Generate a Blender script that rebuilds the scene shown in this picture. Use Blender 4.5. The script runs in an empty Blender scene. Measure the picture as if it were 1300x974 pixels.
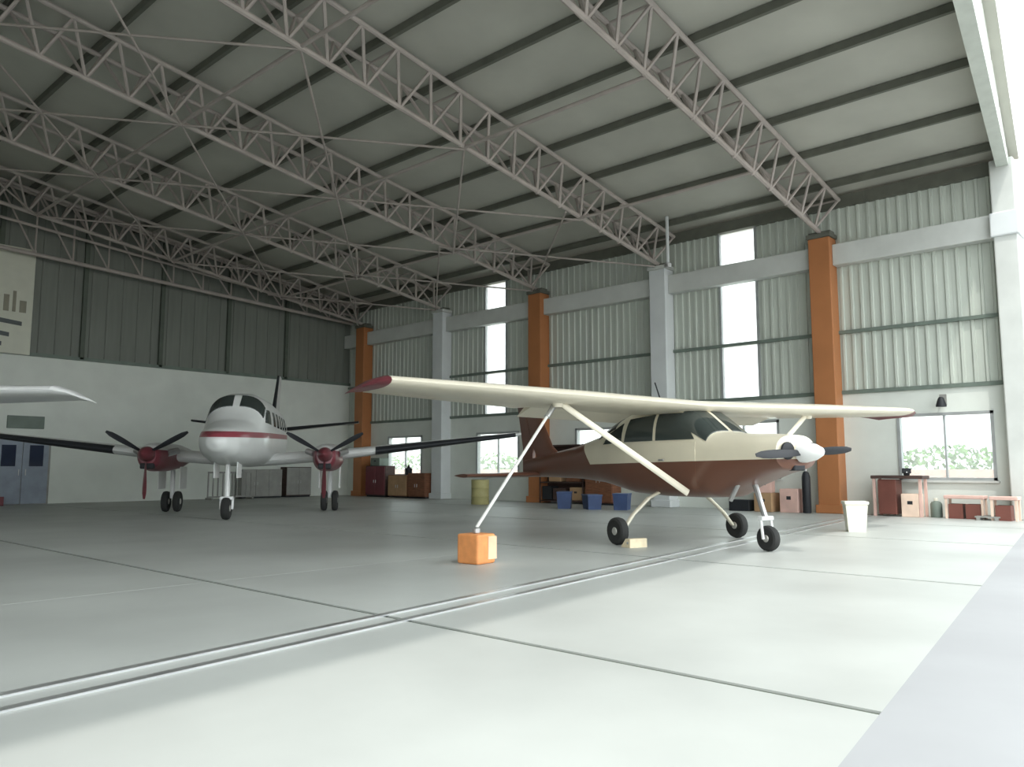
import bpy, bmesh, math, random
from mathutils import Vector, Matrix
random.seed(7)
PI = math.pi
scene = bpy.context.scene
COL = scene.collection

# ------------------------------------------------------------------ camera, sky, sun, exposure
cam_d = bpy.data.cameras.new('camera')
cam = bpy.data.objects.new('camera', cam_d)
COL.objects.link(cam)
cam.location = (-21.6, -7.87, 1.15)
cam.rotation_euler = (PI/2 + math.atan(0.109), 0, math.radians(-47.8))
cam_d.sensor_fit = 'HORIZONTAL'
cam_d.sensor_width = 36
cam_d.lens = 36*1000/1300
cam_d.clip_end = 600
scene.camera = cam

world = bpy.data.worlds.new('hazy_sky')
scene.world = world
world.use_nodes = True
wn = world.node_tree.nodes
wn['Background'].inputs[0].default_value = (0.93, 0.985, 1.0, 1)
wn['Background'].inputs[1].default_value = 1.5

sun_d = bpy.data.lights.new('sun', 'SUN')
sun_d.energy = 0.8
sun_d.angle = math.radians(1.2)
sun_d.color = (1.0, 0.97, 0.92)
sun = bpy.data.objects.new('sun', sun_d)
COL.objects.link(sun)
sun.rotation_euler = Vector((1.1, 1.0, -2.5)).to_track_quat('-Z', 'Y').to_euler()

vs = scene.view_settings
vs.view_transform = 'Standard'
vs.look = 'None'
vs.gamma = 1
vs.exposure = 1.28
vs.use_curve_mapping = False

# ------------------------------------------------------------------ materials
def mat(name, col, rough=0.6, metal=0.0, var=0.12, scale=3.0, bump=0.0, bscale=40.0, spec=0.4, coat=0.0, stretch=None):
    m = bpy.data.materials.new(name)
    m.use_nodes = True
    nt = m.node_tree
    b = nt.nodes['Principled BSDF']
    b.inputs['Roughness'].default_value = rough
    b.inputs['Metallic'].default_value = metal
    b.inputs['Specular IOR Level'].default_value = spec
    b.inputs['Coat Weight'].default_value = coat
    tc = nt.nodes.new('ShaderNodeTexCoord')
    mp = nt.nodes.new('ShaderNodeMapping')
    if stretch: mp.inputs['Scale'].default_value = stretch
    nt.links.new(tc.outputs['Object'], mp.inputs['Vector'])
    nz = nt.nodes.new('ShaderNodeTexNoise')
    nz.inputs['Scale'].default_value = scale
    nz.inputs['Detail'].default_value = 6
    nt.links.new(mp.outputs['Vector'], nz.inputs['Vector'])
    cr = nt.nodes.new('ShaderNodeValToRGB')
    lo = tuple(max(0, c*(1-var)) for c in col); hi = tuple(min(1, c*(1+var)) for c in col)
    cr.color_ramp.elements[0].position = 0.3; cr.color_ramp.elements[1].position = 0.7
    cr.color_ramp.elements[0].color = (*lo, 1); cr.color_ramp.elements[1].color = (*hi, 1)
    nt.links.new(nz.outputs['Fac'], cr.inputs['Fac'])
    nt.links.new(cr.outputs['Color'], b.inputs['Base Color'])
    if bump:
        n2 = nt.nodes.new('ShaderNodeTexNoise'); n2.inputs['Scale'].default_value = bscale
        n2.inputs['Detail'].default_value = 4
        nt.links.new(tc.outputs['Object'], n2.inputs['Vector'])
        bp = nt.nodes.new('ShaderNodeBump'); bp.inputs['Strength'].default_value = bump
        nt.links.new(n2.outputs['Fac'], bp.inputs['Height'])
        nt.links.new(bp.outputs['Normal'], b.inputs['Normal'])
    return m

def paint_mat(name, top, low, expr, rough=0.3):
    """two-colour paint scheme: expr(nt, sepxyz) -> socket that is 1 where the lower colour sits"""
    m = mat(name, top, rough, var=0.04, scale=2.0, coat=0.2)
    nt = m.node_tree; b = nt.nodes['Principled BSDF']
    tc = nt.nodes['Texture Coordinate'] if 'Texture Coordinate' in nt.nodes else nt.nodes.new('ShaderNodeTexCoord')
    sp = nt.nodes.new('ShaderNodeSeparateXYZ'); nt.links.new(tc.outputs['Object'], sp.inputs[0])
    fac = expr(nt, sp)
    mx = nt.nodes.new('ShaderNodeMix'); mx.data_type = 'RGBA'
    src = b.inputs['Base Color'].links[0].from_socket
    nt.links.new(src, mx.inputs['A']); mx.inputs['B'].default_value = (*low, 1)
    nt.links.new(fac, mx.inputs['Factor']); nt.links.new(mx.outputs['Result'], b.inputs['Base Color'])
    return m

def mth(nt, op, a, b=None, c=None):
    n = nt.nodes.new('ShaderNodeMath'); n.operation = op
    for i, v in enumerate((a, b, c)):
        if v is None: continue
        if isinstance(v, (int, float)): n.inputs[i].default_value = v
        else: nt.links.new(v, n.inputs[i])
    return n.outputs[0]

M = {}
M['concrete'] = mat('floor_concrete', (0.415, 0.432, 0.41), 0.42, var=0.12, scale=0.5, bump=0.04, bscale=30, spec=0.2)
M['apron'] = mat('apron_concrete', (0.31, 0.317, 0.325), 0.7, var=0.08, scale=0.6, bump=0.05, bscale=30)
M['soil'] = mat('dry_ground', (0.42, 0.36, 0.30), 0.9, var=0.2, scale=0.3)
M['masonry'] = mat('white_masonry', (0.71, 0.745, 0.69), 0.75, var=0.05, scale=1.2, bump=0.05, bscale=25)
M['clad_far'] = mat('shade_darkened_cladding', (0.19, 0.205, 0.18), 0.6, var=0.1, scale=1.5, stretch=(3, 3, 0.3))  # same grey-green cladding, with the far-end shade put into its base colour
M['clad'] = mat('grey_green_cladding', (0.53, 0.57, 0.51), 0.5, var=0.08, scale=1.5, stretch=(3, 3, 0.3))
M['clad_edge'] = mat('dark_seam', (0.10, 0.12, 0.095), 0.6)
M['beam'] = mat('pale_concrete', (0.58, 0.60, 0.57), 0.8, var=0.07, scale=1.5, bump=0.06)
M['column'] = mat('pale_column', (0.66, 0.69, 0.69), 0.75, var=0.05, scale=1.5, bump=0.04)
M['orange'] = mat('orange_paint', (0.42, 0.17, 0.065), 0.5, var=0.10, scale=1.0)
M['roof'] = mat('roof_sheet_underside', (0.48, 0.48, 0.42), 0.6, var=0.10, scale=0.6)
M['purlin'] = mat('dark_purlin', (0.13, 0.135, 0.11), 0.6)
M['truss'] = mat('truss_paint', (0.42, 0.375, 0.345), 0.5, var=0.12, scale=2.0)
M['frame'] = mat('grey_window_frame', (0.42, 0.44, 0.44), 0.4, metal=0.3)
M['rail'] = mat('steel_rail', (0.62, 0.63, 0.63), 0.3, metal=0.8)
M['cream'] = mat('cream_paint', (0.74, 0.69, 0.56), 0.32, var=0.04, coat=0.2)
M['white'] = mat('white_paint', (0.76, 0.77, 0.76), 0.3, var=0.04, coat=0.2)
M['maroon'] = mat('maroon_paint', (0.16, 0.035, 0.045), 0.35, var=0.1, coat=0.2)
M['brown'] = mat('brown_paint', (0.14, 0.062, 0.04), 0.35, var=0.12, coat=0.2)
M['glass'] = mat('dark_cockpit_glass', (0.035, 0.045, 0.042), 0.06, var=0.05, spec=0.7)
M['rubber'] = mat('black_rubber', (0.025, 0.026, 0.025), 0.8)
M['hub'] = mat('hub_alloy', (0.55, 0.54, 0.50), 0.35, metal=0.6)
M['black'] = mat('matt_black', (0.018, 0.02, 0.024), 0.6)
M['steel'] = mat('brushed_steel', (0.5, 0.5, 0.5), 0.35, metal=0.8)
M['blockorange'] = mat('orange_weight_paint', (0.72, 0.29, 0.10), 0.6, var=0.12, scale=8)
M['blocklit'] = mat('lit_orange_tone', (0.85, 0.55, 0.36), 0.6)  # lighter copy of the weight's orange, for its lit side
M['rope'] = mat('pale_rope', (0.66, 0.66, 0.62), 0.8)
M['wood'] = mat('brown_wood', (0.20, 0.085, 0.045), 0.6, var=0.3, scale=4, stretch=(1, 1, 8))
M['darkwood'] = mat('dark_stained_wood', (0.07, 0.042, 0.035), 0.6, var=0.3, scale=4, stretch=(1, 1, 8))
M['carton'] = mat('brown_carton', (0.42, 0.27, 0.15), 0.85)
M['pink'] = mat('pinkish_carton', (0.66, 0.44, 0.38), 0.8)
M['peach'] = mat('peach_carton', (0.78, 0.60, 0.48), 0.8)
M['blue'] = mat('navy_plastic', (0.045, 0.075, 0.17), 0.45)
M['olive'] = mat('olive_yellow_paint', (0.40, 0.37, 0.17), 0.6)
M['ivory'] = mat('ivory_plastic', (0.80, 0.78, 0.66), 0.5)
M['redplastic'] = mat('dull_red_plastic', (0.17, 0.06, 0.045), 0.5)
M['doorblue'] = mat('blue_grey_door_paint', (0.27, 0.31, 0.37), 0.5)
M['navy'] = mat('navy_glass', (0.02, 0.03, 0.06), 0.15)
M['greygreen'] = mat('grey_green_panel', (0.16, 0.20, 0.17), 0.5)
M['greymetal'] = mat('grey_enamel', (0.30, 0.30, 0.28), 0.5, metal=0.2)
M['sign'] = mat('off_white_sign', (0.62, 0.63, 0.53), 0.6, var=0.04)
M['signbrown'] = mat('faded_brown_print', (0.26, 0.25, 0.19), 0.6)
M['signdark'] = mat('charcoal_print', (0.10, 0.115, 0.115), 0.6)
M['leaf'] = mat('hedge_leaf', (0.16, 0.26, 0.09), 0.8, var=0.4, scale=6)
M['chock'] = mat('pale_timber', (0.70, 0.60, 0.42), 0.7, var=0.15, scale=8)

def glass_pane(name, tint, transp, rough=0.05):
    m = bpy.data.materials.new(name); m.use_nodes = True
    nt = m.node_tree; nt.nodes.clear()
    out = nt.nodes.new('ShaderNodeOutputMaterial')
    t = nt.nodes.new('ShaderNodeBsdfTransparent'); t.inputs[0].default_value = (*tint, 1)
    g = nt.nodes.new('ShaderNodeBsdfGlossy'); g.inputs['Roughness'].default_value = rough
    l = nt.nodes.new('ShaderNodeBsdfTranslucent'); l.inputs[0].default_value = (*tint, 1)
    mx = nt.nodes.new('ShaderNodeMixShader'); mx.inputs[0].default_value = 1-transp
    nt.links.new(t.outputs[0], mx.inputs[1]); nt.links.new(l.outputs[0], mx.inputs[2])
    m2 = nt.nodes.new('ShaderNodeMixShader'); m2.inputs[0].default_value = 0.06
    nt.links.new(mx.outputs[0], m2.inputs[1]); nt.links.new(g.outputs[0], m2.inputs[2])
    nt.links.new(m2.outputs[0], out.inputs[0])
    return m
M['pane'] = glass_pane('window_glass', (0.86, 0.90, 0.89), 0.85)
M['poly'] = glass_pane('translucent_sheet', (0.90, 0.93, 0.93), 0.35)

# ------------------------------------------------------------------ mesh helpers
class MB:
    def __init__(s): s.v = []; s.f = []
    def add(s, vs, fs):
        o = len(s.v); s.v += [tuple(v) for v in vs]; s.f += [tuple(i+o for i in f) for f in fs]; return s
    def box(s, x0, x1, y0, y1, z0, z1):
        return s.add([(x0,y0,z0),(x1,y0,z0),(x1,y1,z0),(x0,y1,z0),(x0,y0,z1),(x1,y0,z1),(x1,y1,z1),(x0,y1,z1)],
                     [(3,2,1,0),(4,5,6,7),(0,1,5,4),(1,2,6,5),(2,3,7,6),(3,0,4,7)])
    def bbox(s, x0, x1, y0, y1, z0, z1, b=0.02):
        bm = bmesh.new()
        r = bmesh.ops.create_cube(bm, size=1)
        for v in bm.verts:
            v.co = Vector(((x0+x1)/2+v.co.x*(x1-x0), (y0+y1)/2+v.co.y*(y1-y0), (z0+z1)/2+v.co.z*(z1-z0)))
        bmesh.ops.bevel(bm, geom=list(bm.edges), offset=b, segments=2, affect='EDGES', profile=0.5)
        bm.verts.index_update()
        s.add([v.co[:] for v in bm.verts], [tuple(v.index for v in f.verts) for f in bm.faces]); bm.free(); return s
    def tube(s, p0, p1, r0, r1=None, n=8, flat=1.0, up=(0,0,1)):
        p0 = Vector(p0); p1 = Vector(p1); r1 = r0 if r1 is None else r1
        d = (p1-p0).normalized(); u = Vector(up)
        if abs(d.dot(u)) > 0.95: u = Vector((1,0,0))
        a = d.cross(u).normalized(); b = a.cross(d).normalized()
        vs = []
        for p, r in ((p0, r0), (p1, r1)):
            for i in range(n):
                t = 2*PI*i/n; vs.append(p + a*math.cos(t)*r + b*math.sin(t)*r*flat)
        fs = [(i, (i+1) % n, n+(i+1) % n, n+i) for i in range(n)]
        fs += [tuple(range(n-1, -1, -1)), tuple(range(n, 2*n))]
        return s.add(vs, fs)
    def path(s, pts, r, n=8):
        for a, b in zip(pts[:-1], pts[1:]): s.tube(a, b, r, n=n)
        return s
    def lathe(s, prof, n=24, axis='z', c=(0,0,0)):
        """prof: (radius, height) list"""
        vs = []
        for r, h in prof:
            for i in range(n):
                t = 2*PI*i/n; a, b = r*math.cos(t), r*math.sin(t)
                p = {'z': (a, b, h), 'y': (a, h, b), 'x': (h, a, b)}[axis]
                vs.append((p[0]+c[0], p[1]+c[1], p[2]+c[2]))
        fs = []
        for k in range(len(prof)-1):
            for i in range(n):
                fs.append((k*n+i, k*n+(i+1) % n, (k+1)*n+(i+1) % n, (k+1)*n+i))
        fs.append(tuple(range(n-1, -1, -1))); fs.append(tuple(range((len(prof)-1)*n, len(prof)*n)))
        return s.add(vs, fs)
    def loft(s, rings, cap=True):
        n = len(rings[0]); vs = [p for r in rings for p in r]; fs = []
        for k in range(len(rings)-1):
            for i in range(n):
                fs.append((k*n+i, k*n+(i+1) % n, (k+1)*n+(i+1) % n, (k+1)*n+i))
        if cap:
            fs.append(tuple(range(n-1, -1, -1))); fs.append(tuple(range((len(rings)-1)*n, len(rings)*n)))
        return s.add(vs, fs)
    def grid(s, P, thick=None):
        """P[i][j] points -> open patch; thick: matching inner points closes it to a solid"""
        a = len(P); b = len(P[0])
        s0 = [p for r in P for p in r]
        q = [(i*b+j, i*b+j+1, (i+1)*b+j+1, (i+1)*b+j) for i in range(a-1) for j in range(b-1)]
        if thick is None: return s.add(s0, q)
        s1 = [p for r in thick for p in r]; N = a*b
        q2 = [tuple(N+i for i in reversed(f)) for f in q]
        rim = [(0*b+j, 0*b+j+1) for j in range(b-1)] + [(i*b+b-1, (i+1)*b+b-1) for i in range(a-1)]
        rim += [((a-1)*b+j+1, (a-1)*b+j) for j in range(b-1)][::-1] + [((i+1)*b, i*b) for i in range(a-1)][::-1]
        q3 = [(j, i, N+i, N+j) for i, j in rim]
        return s.add(s0+s1, q+q2+q3)
    def data(s, name, m, smooth=False):
        me = bpy.data.meshes.new(name)
        me.from_pydata(s.v, [], s.f); me.update()
        bm = bmesh.new(); bm.from_mesh(me); bmesh.ops.recalc_face_normals(bm, faces=bm.faces); bm.to_mesh(me); bm.free()
        if m is not None: me.materials.append(M[m] if isinstance(m, str) else m)
        if smooth:
            for p in me.polygons: p.use_smooth = True
            try: me.set_sharp_from_angle(angle=math.radians(40))
            except Exception: pass
        return me
    def build(s, name, m, parent=None, loc=None, rotz=0, smooth=False):
        return link(name, s.data(name, m, smooth), parent, loc, rotz)

def link(name, me, parent=None, loc=None, rotz=0):
    o = bpy.data.objects.new(name, me); COL.objects.link(o)
    if parent: o.parent = parent
    if loc: o.location = loc
    o.rotation_euler.z = rotz
    return o
def tag(o, label, cat, group=None):
    o['label'] = label; o['category'] = cat
    if group: o['group'] = group
    return o
def thing(name, label, cat, loc=(0,0,0), rotz=0, group=None):
    o = link(name, None, None, loc, rotz); return tag(o, label, cat, group)
def struct(o, label=None):
    o['kind'] = 'structure'
    if label: o['label'] = label
    return o
def sgroup(name, label=None, loc=(0,0,0)): return struct(link(name, None, None, loc), label)
def copy_tree(o, parent=None):
    c = o.copy(); COL.objects.link(c); c.parent = parent
    for ch in o.children: copy_tree(ch, c)
    return c

# ------------------------------------------------------------------ hangar shell
# X: across the hangar (long right wall at X=0, interior at X<0); Y: into the hangar from the doors; Z: up
W, YE = 36.0, 21.8
EAVE, SLOPE, RIDGE = 8.5, 0.145, -18.0
def roofz(x): return EAVE + SLOPE*min(-x, W+x)
def front(x): return -4.45 + 0.12*x           # the door line runs slightly askew to the long wall
COLS = (0.0, 5.1, 10.2, 15.3, 20.4)

# ground outside and floor slabs inside
g = MB().box(-160, 160, -160, 160, -0.35, -0.06); struct(g.build('ground_outside', 'soil'), 'dry pale ground around the hangar')
ap = MB()
ap.add([(-60,-40,-0.06),(14,-40,-0.06),(14,front(14),-0.06),(-60,front(-60),-0.06),(-60,-40,0),(14,-40,0),(14,front(14),0),(-60,front(-60),0)],
       [(3,2,1,0),(4,5,6,7),(0,1,5,4),(1,2,6,5),(2,3,7,6),(3,0,4,7)])
struct(ap.build('apron_floor', 'apron'), 'bright sunlit concrete apron before the hangar doors')
fl = sgroup('floor', 'grey-green concrete hangar floor with slab joints')
MB().box(-W, 0.2, -9.3, YE+0.2, -0.3, -0.012).build('floor_bed', 'clad_edge', fl)
xs = [0.15, -3.4, -7.55, -12.55, -17.55, -22.55, -27.55, -32.0, -W]
ys = [None, -0.02, 5.08, 10.18, 15.28, YE+0.1]
for i in range(len(xs)-1):
    for j in range(len(ys)-1):
        x1, x0 = xs[i]-0.03, xs[i+1]+0.03
        ya = (front(x0), front(x1)) if ys[j] is None else (ys[j]+0.005,)*2
        yb = ys[j+1]-0.005
        MB().add([(x0,ya[0],-0.05),(x1,ya[1],-0.05),(x1,yb,-0.05),(x0,yb,-0.05),(x0,ya[0],0),(x1,ya[1],0),(x1,yb,0),(x0,yb,0)],
                 [(3,2,1,0),(4,5,6,7),(0,1,5,4),(1,2,6,5),(2,3,7,6),(3,0,4,7)]).build('concrete_slab', 'concrete', fl)
for k, off in enumerate((3.42, 3.70)):
    r = MB(); x0, x1 = -W, -0.6
    r.add([(x0,front(x0)+off,0),(x1,front(x1)+off,0),(x1,front(x1)+off+0.07,0),(x0,front(x0)+off+0.07,0),
           (x0,front(x0)+off,0.012),(x1,front(x1)+off,0.012),(x1,front(x1)+off+0.07,0.012),(x0,front(x0)+off+0.07,0.012)],
          [(3,2,1,0),(4,5,6,7),(0,1,5,4),(1,2,6,5),(2,3,7,6),(3,0,4,7)])
    struct(r.build('trim_%d' % (k+1), 'rail'), ('outer' if k == 0 else 'inner')+' steel door rail let into the hangar floor')

# right wall: masonry to 3.2 m, cladding above, openings for low windows and tall strips
LOWWIN = [(-3.78, -1.62), (1.5, 3.7), (6.55, 8.75), (11.35, 13.55), (16.7, 18.9)]
STRIP = [(2.03, 3.2), (12.0, 13.1)]
WS, WT, WB = 0.88, 2.55, 3.2
wr = sgroup('wall_right', 'long hangar wall of white masonry below and ribbed cladding above')
yf = front(0)
mb = MB(); y = yf
for a, b in LOWWIN:
    mb.box(0, 0.22, y, a, 0, WB); mb.box(0, 0.22, a, b, 0, WS); mb.box(0, 0.22, a, b, WT, WB); y = b
mb.box(0, 0.22, y, YE, 0, WB)
mb.build('masonry', 'masonry', wr)
mb = MB(); y = yf
for a, b in STRIP:
    mb.box(0.03, 0.2, y, a, WB, EAVE+0.1); y = b
mb.box(0.03, 0.2, y, YE+0.2, WB, EAVE+0.1)
mb.build('wall_backing', 'clad', wr)

def ribbed(w, z0, zt, pitch=0.255, rib=0.06, h=0.04):
    """trapezoid-ribbed sheet: local x 0..w, proud towards -y, z0..zt(x)"""
    pr = []; x = 0
    n = max(1, round(w/pitch)); p = w/n
    for i in range(n):
        a = i*p
        pr += [(a, 0), (a+p*0.36, 0), (a+p*0.36+0.015, -h), (a+p*0.36+0.015+rib, -h), (a+p*0.36+0.03+rib, 0)]
    pr.append((w, 0))
    m = MB(); n = len(pr); t = 0.004
    vs = [(x, y, z0) for x, y in pr] + [(x, y, zt(x)) for x, y in pr] + [(x, y+t, z0) for x, y in pr] + [(x, y+t, zt(x)) for x, y in pr]
    fs = []
    for i in range(n-1):
        fs += [(i, i+1, n+i+1, n+i), (2*n+i+1, 2*n+i, 3*n+i, 3*n+i+1), (i+1, i, 2*n+i, 2*n+i+1), (n+i, n+i+1, 3*n+i+1, 3*n+i)]
    fs += [(0, n, 3*n, 2*n), (n-1, 3*n-1, 4*n-1, 2*n-1)]
    return m.add(vs, fs)
cache = {}
def sheet_run(y0, y1):
    n = max(1, round((y1-y0)/1.02)); w = (y1-y0)/n; k = round(w, 3)
    if k not in cache: cache[k] = ribbed(w-0.006, WB+0.02, lambda x: EAVE-0.2).data('cladding_sheet', 'clad')
    for i in range(n):
        o = link('cladding_sheet', cache[k], wr, (0.018, y0+(i+1)*w, 0), -PI/2)
edges = [yf+0.35] + [c for c in COLS] + [YE]
for a, b in zip(edges[:-1], edges[1:]):
    cuts = [s for s in STRIP if a < s[0] < b]
    if cuts: sheet_run(a, cuts[0][0]-0.05); sheet_run(cuts[0][1]+0.05, b)
    else: sheet_run(a, b)
MB().box(-0.06, 0.02, yf+0.3, YE, WB-0.05, WB+0.05).build('drip_rail', 'greygreen', wr)
for a, b in zip(edges[:-1], edges[1:]):
    MB().box(-0.09, 0.0, a, b, 4.78, 4.87).build('girt', 'greygreen', wr)
MB().box(-0.12, 0.2, yf, YE, EAVE-0.22, EAVE+0.1).build('eave_rail', 'purlin', wr)

# tall translucent strips and low windows
for k, (a, b) in enumerate(STRIP):
    w = sgroup('window_%d' % (k+1), 'tall translucent daylight strip in the ribbed wall, ' + ('nearer' if k == 0 else 'farther')+' one')
    for z0, z1 in ((WB, 4.82), (4.82, 6.62), (6.62, EAVE)):
        MB().box(0.06, 0.075, a, b, z0, z1).build('pane', 'poly', w)
    for z in (WB, 4.82, EAVE-0.04): MB().box(-0.02, 0.12, a, b, z-0.03, z+0.03).build('transom', 'frame', w)
    for y in (a, b): MB().box(-0.03, 0.14, y-0.03, y+0.03, WB, EAVE).build('jamb', 'frame', w)
names = ['nearest the hangar door', 'behind the nose of the brown airplane', 'behind the wing strut of the brown airplane', 'behind the tail of the brown airplane', 'farthest along the wall']
for k, (a, b) in enumerate(LOWWIN):
    w = sgroup('window_%d' % (k+3), 'low framed window in the white masonry, ' + names[k])
    fr = MB().box(-0.03, 0.16, a, b, WS, WS+0.07); fr.box(-0.03, 0.16, a, b, WT-0.07, WT)
    fr.box(-0.03, 0.16, a, a+0.07, WS, WT); fr.box(-0.03, 0.16, b-0.07, b, WS, WT)
    fr.build('window_frame', 'frame', w)
    n = 2
    for i in range(n):
        ya, yb = a+0.07+(b-a-0.14)*i/n, a+0.07+(b-a-0.14)*(i+1)/n
        MB().box(0.06, 0.066, ya, yb, WS+0.07, WT-0.07).build('pane', 'pane', w)
        if i: MB().box(0.02, 0.12, ya-0.02, ya+0.02, WS+0.07, WT-0.07).build('mullion', 'frame', w)
    MB().box(-0.08, 0.1, a-0.05, b+0.05, WS-0.05, WS).build('window_sill', 'beam', w)

# columns and ring beam
def column(y, m, name, label, w=0.58, d=0.5, z=7.42, cap='beam'):
    o = sgroup(name, label, (0, y, 0))
    MB().bbox(-d, 0.01, -w/2, w/2, 0, z, 0.02).build('shaft', m, o)
    MB().bbox(-d-0.06, 0.0, -w/2-0.06, w/2+0.06, 0, 0.22, 0.02).build('plinth', m, o)
    MB().bbox(-d-0.04, 0.0, -w/2-0.04, w/2+0.04, z, z+0.12, 0.015).build('bearing_plate', cap, o)
    return o
column(COLS[0], 'orange', 'wall_column', 'orange painted column behind the brown airplane nose', cap='purlin')
column(COLS[1], 'column', 'wall_column', 'pale concrete column between the nearer daylight strip and the middle orange column')
column(COLS[2], 'orange', 'wall_column', 'orange painted column, the middle one of three', cap='purlin')
column(COLS[3], 'column', 'wall_column', 'pale concrete column beside the farther daylight strip')
column(COLS[4], 'orange', 'wall_column', 'orange painted column nearest the far corner', cap='purlin')
o = sgroup('wall_post', 'pale end post at the hangar door, right edge', (0, yf, 0))
MB().bbox(-0.45, 0.25, -0.15, 0.35, 0, 8.5, 0.03).build('shaft', 'beam', o)
MB().bbox(-0.52, 0.25, -0.2, 0.4, 6.62, 7.2, 0.03).build('beam_socket', 'column', o)
be = sgroup('wall_beam', 'pale concrete ring beam running along the long wall')
for a, b in zip([yf+0.3]+list(COLS), list(COLS)+[YE]):
    a2 = a+0.29 if a in COLS else a; b2 = b-0.29 if b in COLS else b
    MB().bbox(-0.32, 0.0, a2, b2, 6.64, 7.22, 0.02).build('beam_span', 'beam', be)

# far wall: white masonry to 5 m, dark-seamed cladding above
wb = sgroup('wall_back', 'far end wall, pale masonry below and grey-green cladding in shade-darkened colour above')
MB().box(-W, 0, YE-0.03, YE+0.25, 0, 4.98).build('masonry', 'masonry', wb)
bk = MB(); bk.add([(-W,YE+0.05,4.9),(0.2,YE+0.05,4.9),(0.2,YE+0.05,EAVE+0.1),(RIDGE,YE+0.05,roofz(RIDGE)+0.1),(-W,YE+0.05,EAVE+0.1),
                   (-W,YE+0.25,4.9),(0.2,YE+0.25,4.9),(0.2,YE+0.25,EAVE+0.1),(RIDGE,YE+0.25,roofz(RIDGE)+0.1),(-W,YE+0.25,EAVE+0.1)],
                  [(0,1,2,3,4),(9,8,7,6,5),(0,5,6,1),(1,6,7,2),(2,7,8,3),(3,8,9,4),(4,9,5,0)])
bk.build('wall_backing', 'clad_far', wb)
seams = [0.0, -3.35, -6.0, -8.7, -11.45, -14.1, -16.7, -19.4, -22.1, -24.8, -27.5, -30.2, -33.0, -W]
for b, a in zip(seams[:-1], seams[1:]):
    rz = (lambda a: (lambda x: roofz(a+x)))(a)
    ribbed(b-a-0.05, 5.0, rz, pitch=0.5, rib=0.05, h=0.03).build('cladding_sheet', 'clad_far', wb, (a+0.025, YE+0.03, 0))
for a in seams[1:-1]:
    MB().box(a-0.07, a+0.07, YE-0.1, YE+0.04, 4.98, roofz(a)).build('seam_post', 'clad_edge', wb)
MB().box(-W, 0, YE-0.1, YE+0.05, 4.94, 5.06).build('drip_rail', 'greygreen', wb)
struct(MB().box(-W-0.2, -W, front(-W), YE, 0, EAVE+0.1).build('wall_left', 'masonry'), 'side wall of the hangar outside the picture')

# roof: sheets, purlins
ce = sgroup('ceiling', 'pitched roof of grey sheets on dark purlins')
bays = [None, 0.0, 5.1, 10.2, 15.3, YE+0.3]
lat = [0.3, -3.0, -6.0, -9.0, -12.0, -15.0, -18.0, -21.0, -24.0, -27.0, -30.0, -33.0, -W-0.3]
for i in range(len(lat)-1):
    for j in range(len(bays)-1):
        x1, x0 = lat[i], lat[i+1]
        ya = (front(x0)-0.2, front(x1)-0.2) if bays[j] is None else (bays[j], bays[j])
        yb = bays[j+1]
        z0, z1 = roofz(max(min(x0, 0), -W))+0.14, roofz(max(min(x1, 0), -W))+0.14
        pts = [(x0,ya[0],z0),(x1,ya[1],z1),(x1,yb,z1),(x0,yb,z0)]
        MB().add(pts+[(x,y,z+0.05) for x,y,z in pts], [(3,2,1,0),(4,5,6,7),(0,1,5,4),(1,2,6,5),(2,3,7,6),(3,0,4,7)]).build('roof_sheet', 'roof', ce)
x = -0.9
while x > -W:
    z = roofz(x)+0.13
    MB().box(x-0.045, x+0.045, front(x), YE+0.05, z-0.17, z).build('purlin', 'purlin', ce)
    x -= 1.8

# front: gable fascia above the door opening
ff = struct(MB().add([p for dy in (0, 0.25) for p in ((-W,front(-W)+dy,8.3),(0,yf+dy,8.3),(0,yf+dy,EAVE+0.14),(RIDGE,front(RIDGE)+dy,roofz(RIDGE)+0.14),(-W,front(-W)+dy,EAVE+0.14))],
    [(0,1,2,3,4),(9,8,7,6,5),(0,5,6,1),(1,6,7,2),(2,7,8,3),(3,8,9,4),(4,9,5,0)]).build('wall_front', 'clad'), 'gable panel above the hangar door opening')

# trusses: triangular section, two top chords, one bottom chord, laced sides
def truss(y, label):
    t = thing('roof_truss', label, 'truss', (0, y, 0), 0, 'lattice trusses under the roof')
    hw = 0.5
    def top(x, s): return (x, s*hw, roofz(x)-0.10)
    def bot(x):
        f = min(1, min(-x, W+x)/3.0)
        return (x, 0, 7.56 + SLOPE*min(-x, W+x)*1.0 - 0.12*f)
    for s in (-1, 1):
        for a, b in ((-0.25, RIDGE), (RIDGE, -W+0.25)): MB().tube(top(a, s), top(b, s), 0.06, n=8).build('top_chord', 'truss', t)
    for a, b in ((-0.25, RIDGE), (RIDGE, -W+0.25)): MB().tube(bot(a), bot(b), 0.065, n=8).build('bottom_chord', 'truss', t)
    N = 38; L = (W-0.5)/N
    for i in range(N):
        x0 = -0.25-i*L; x1 = x0-L; xm = (x0+x1)/2
        for s in (-1, 1):
            MB().tube(top(x0, s), bot(xm), 0.038, n=6).build('lacing_bar', 'truss', t)
            MB().tube(bot(xm), top(x1, s), 0.038, n=6).build('lacing_bar', 'truss', t)
    for i in range(0, N+1, 2):
        x0 = -0.25-i*L
        MB().tube(top(x0, -1), top(x0, 1), 0.03, n=6).build('spreader', 'truss', t)
    MB().bbox(-0.42, -0.1, -0.3, 0.3, 7.5, 7.62, 0.02).build('end_shoe', 'purlin', t)
where = ['resting on the orange column behind the airplane nose', 'resting on the pale column near the airplane cabin', 'resting on the middle orange column',
         'resting on the pale column beside the farther daylight strip', 'resting on the orange column in the far corner']
for y, w in zip(COLS, where): truss(y, 'grey lattice roof truss '+w)
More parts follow.
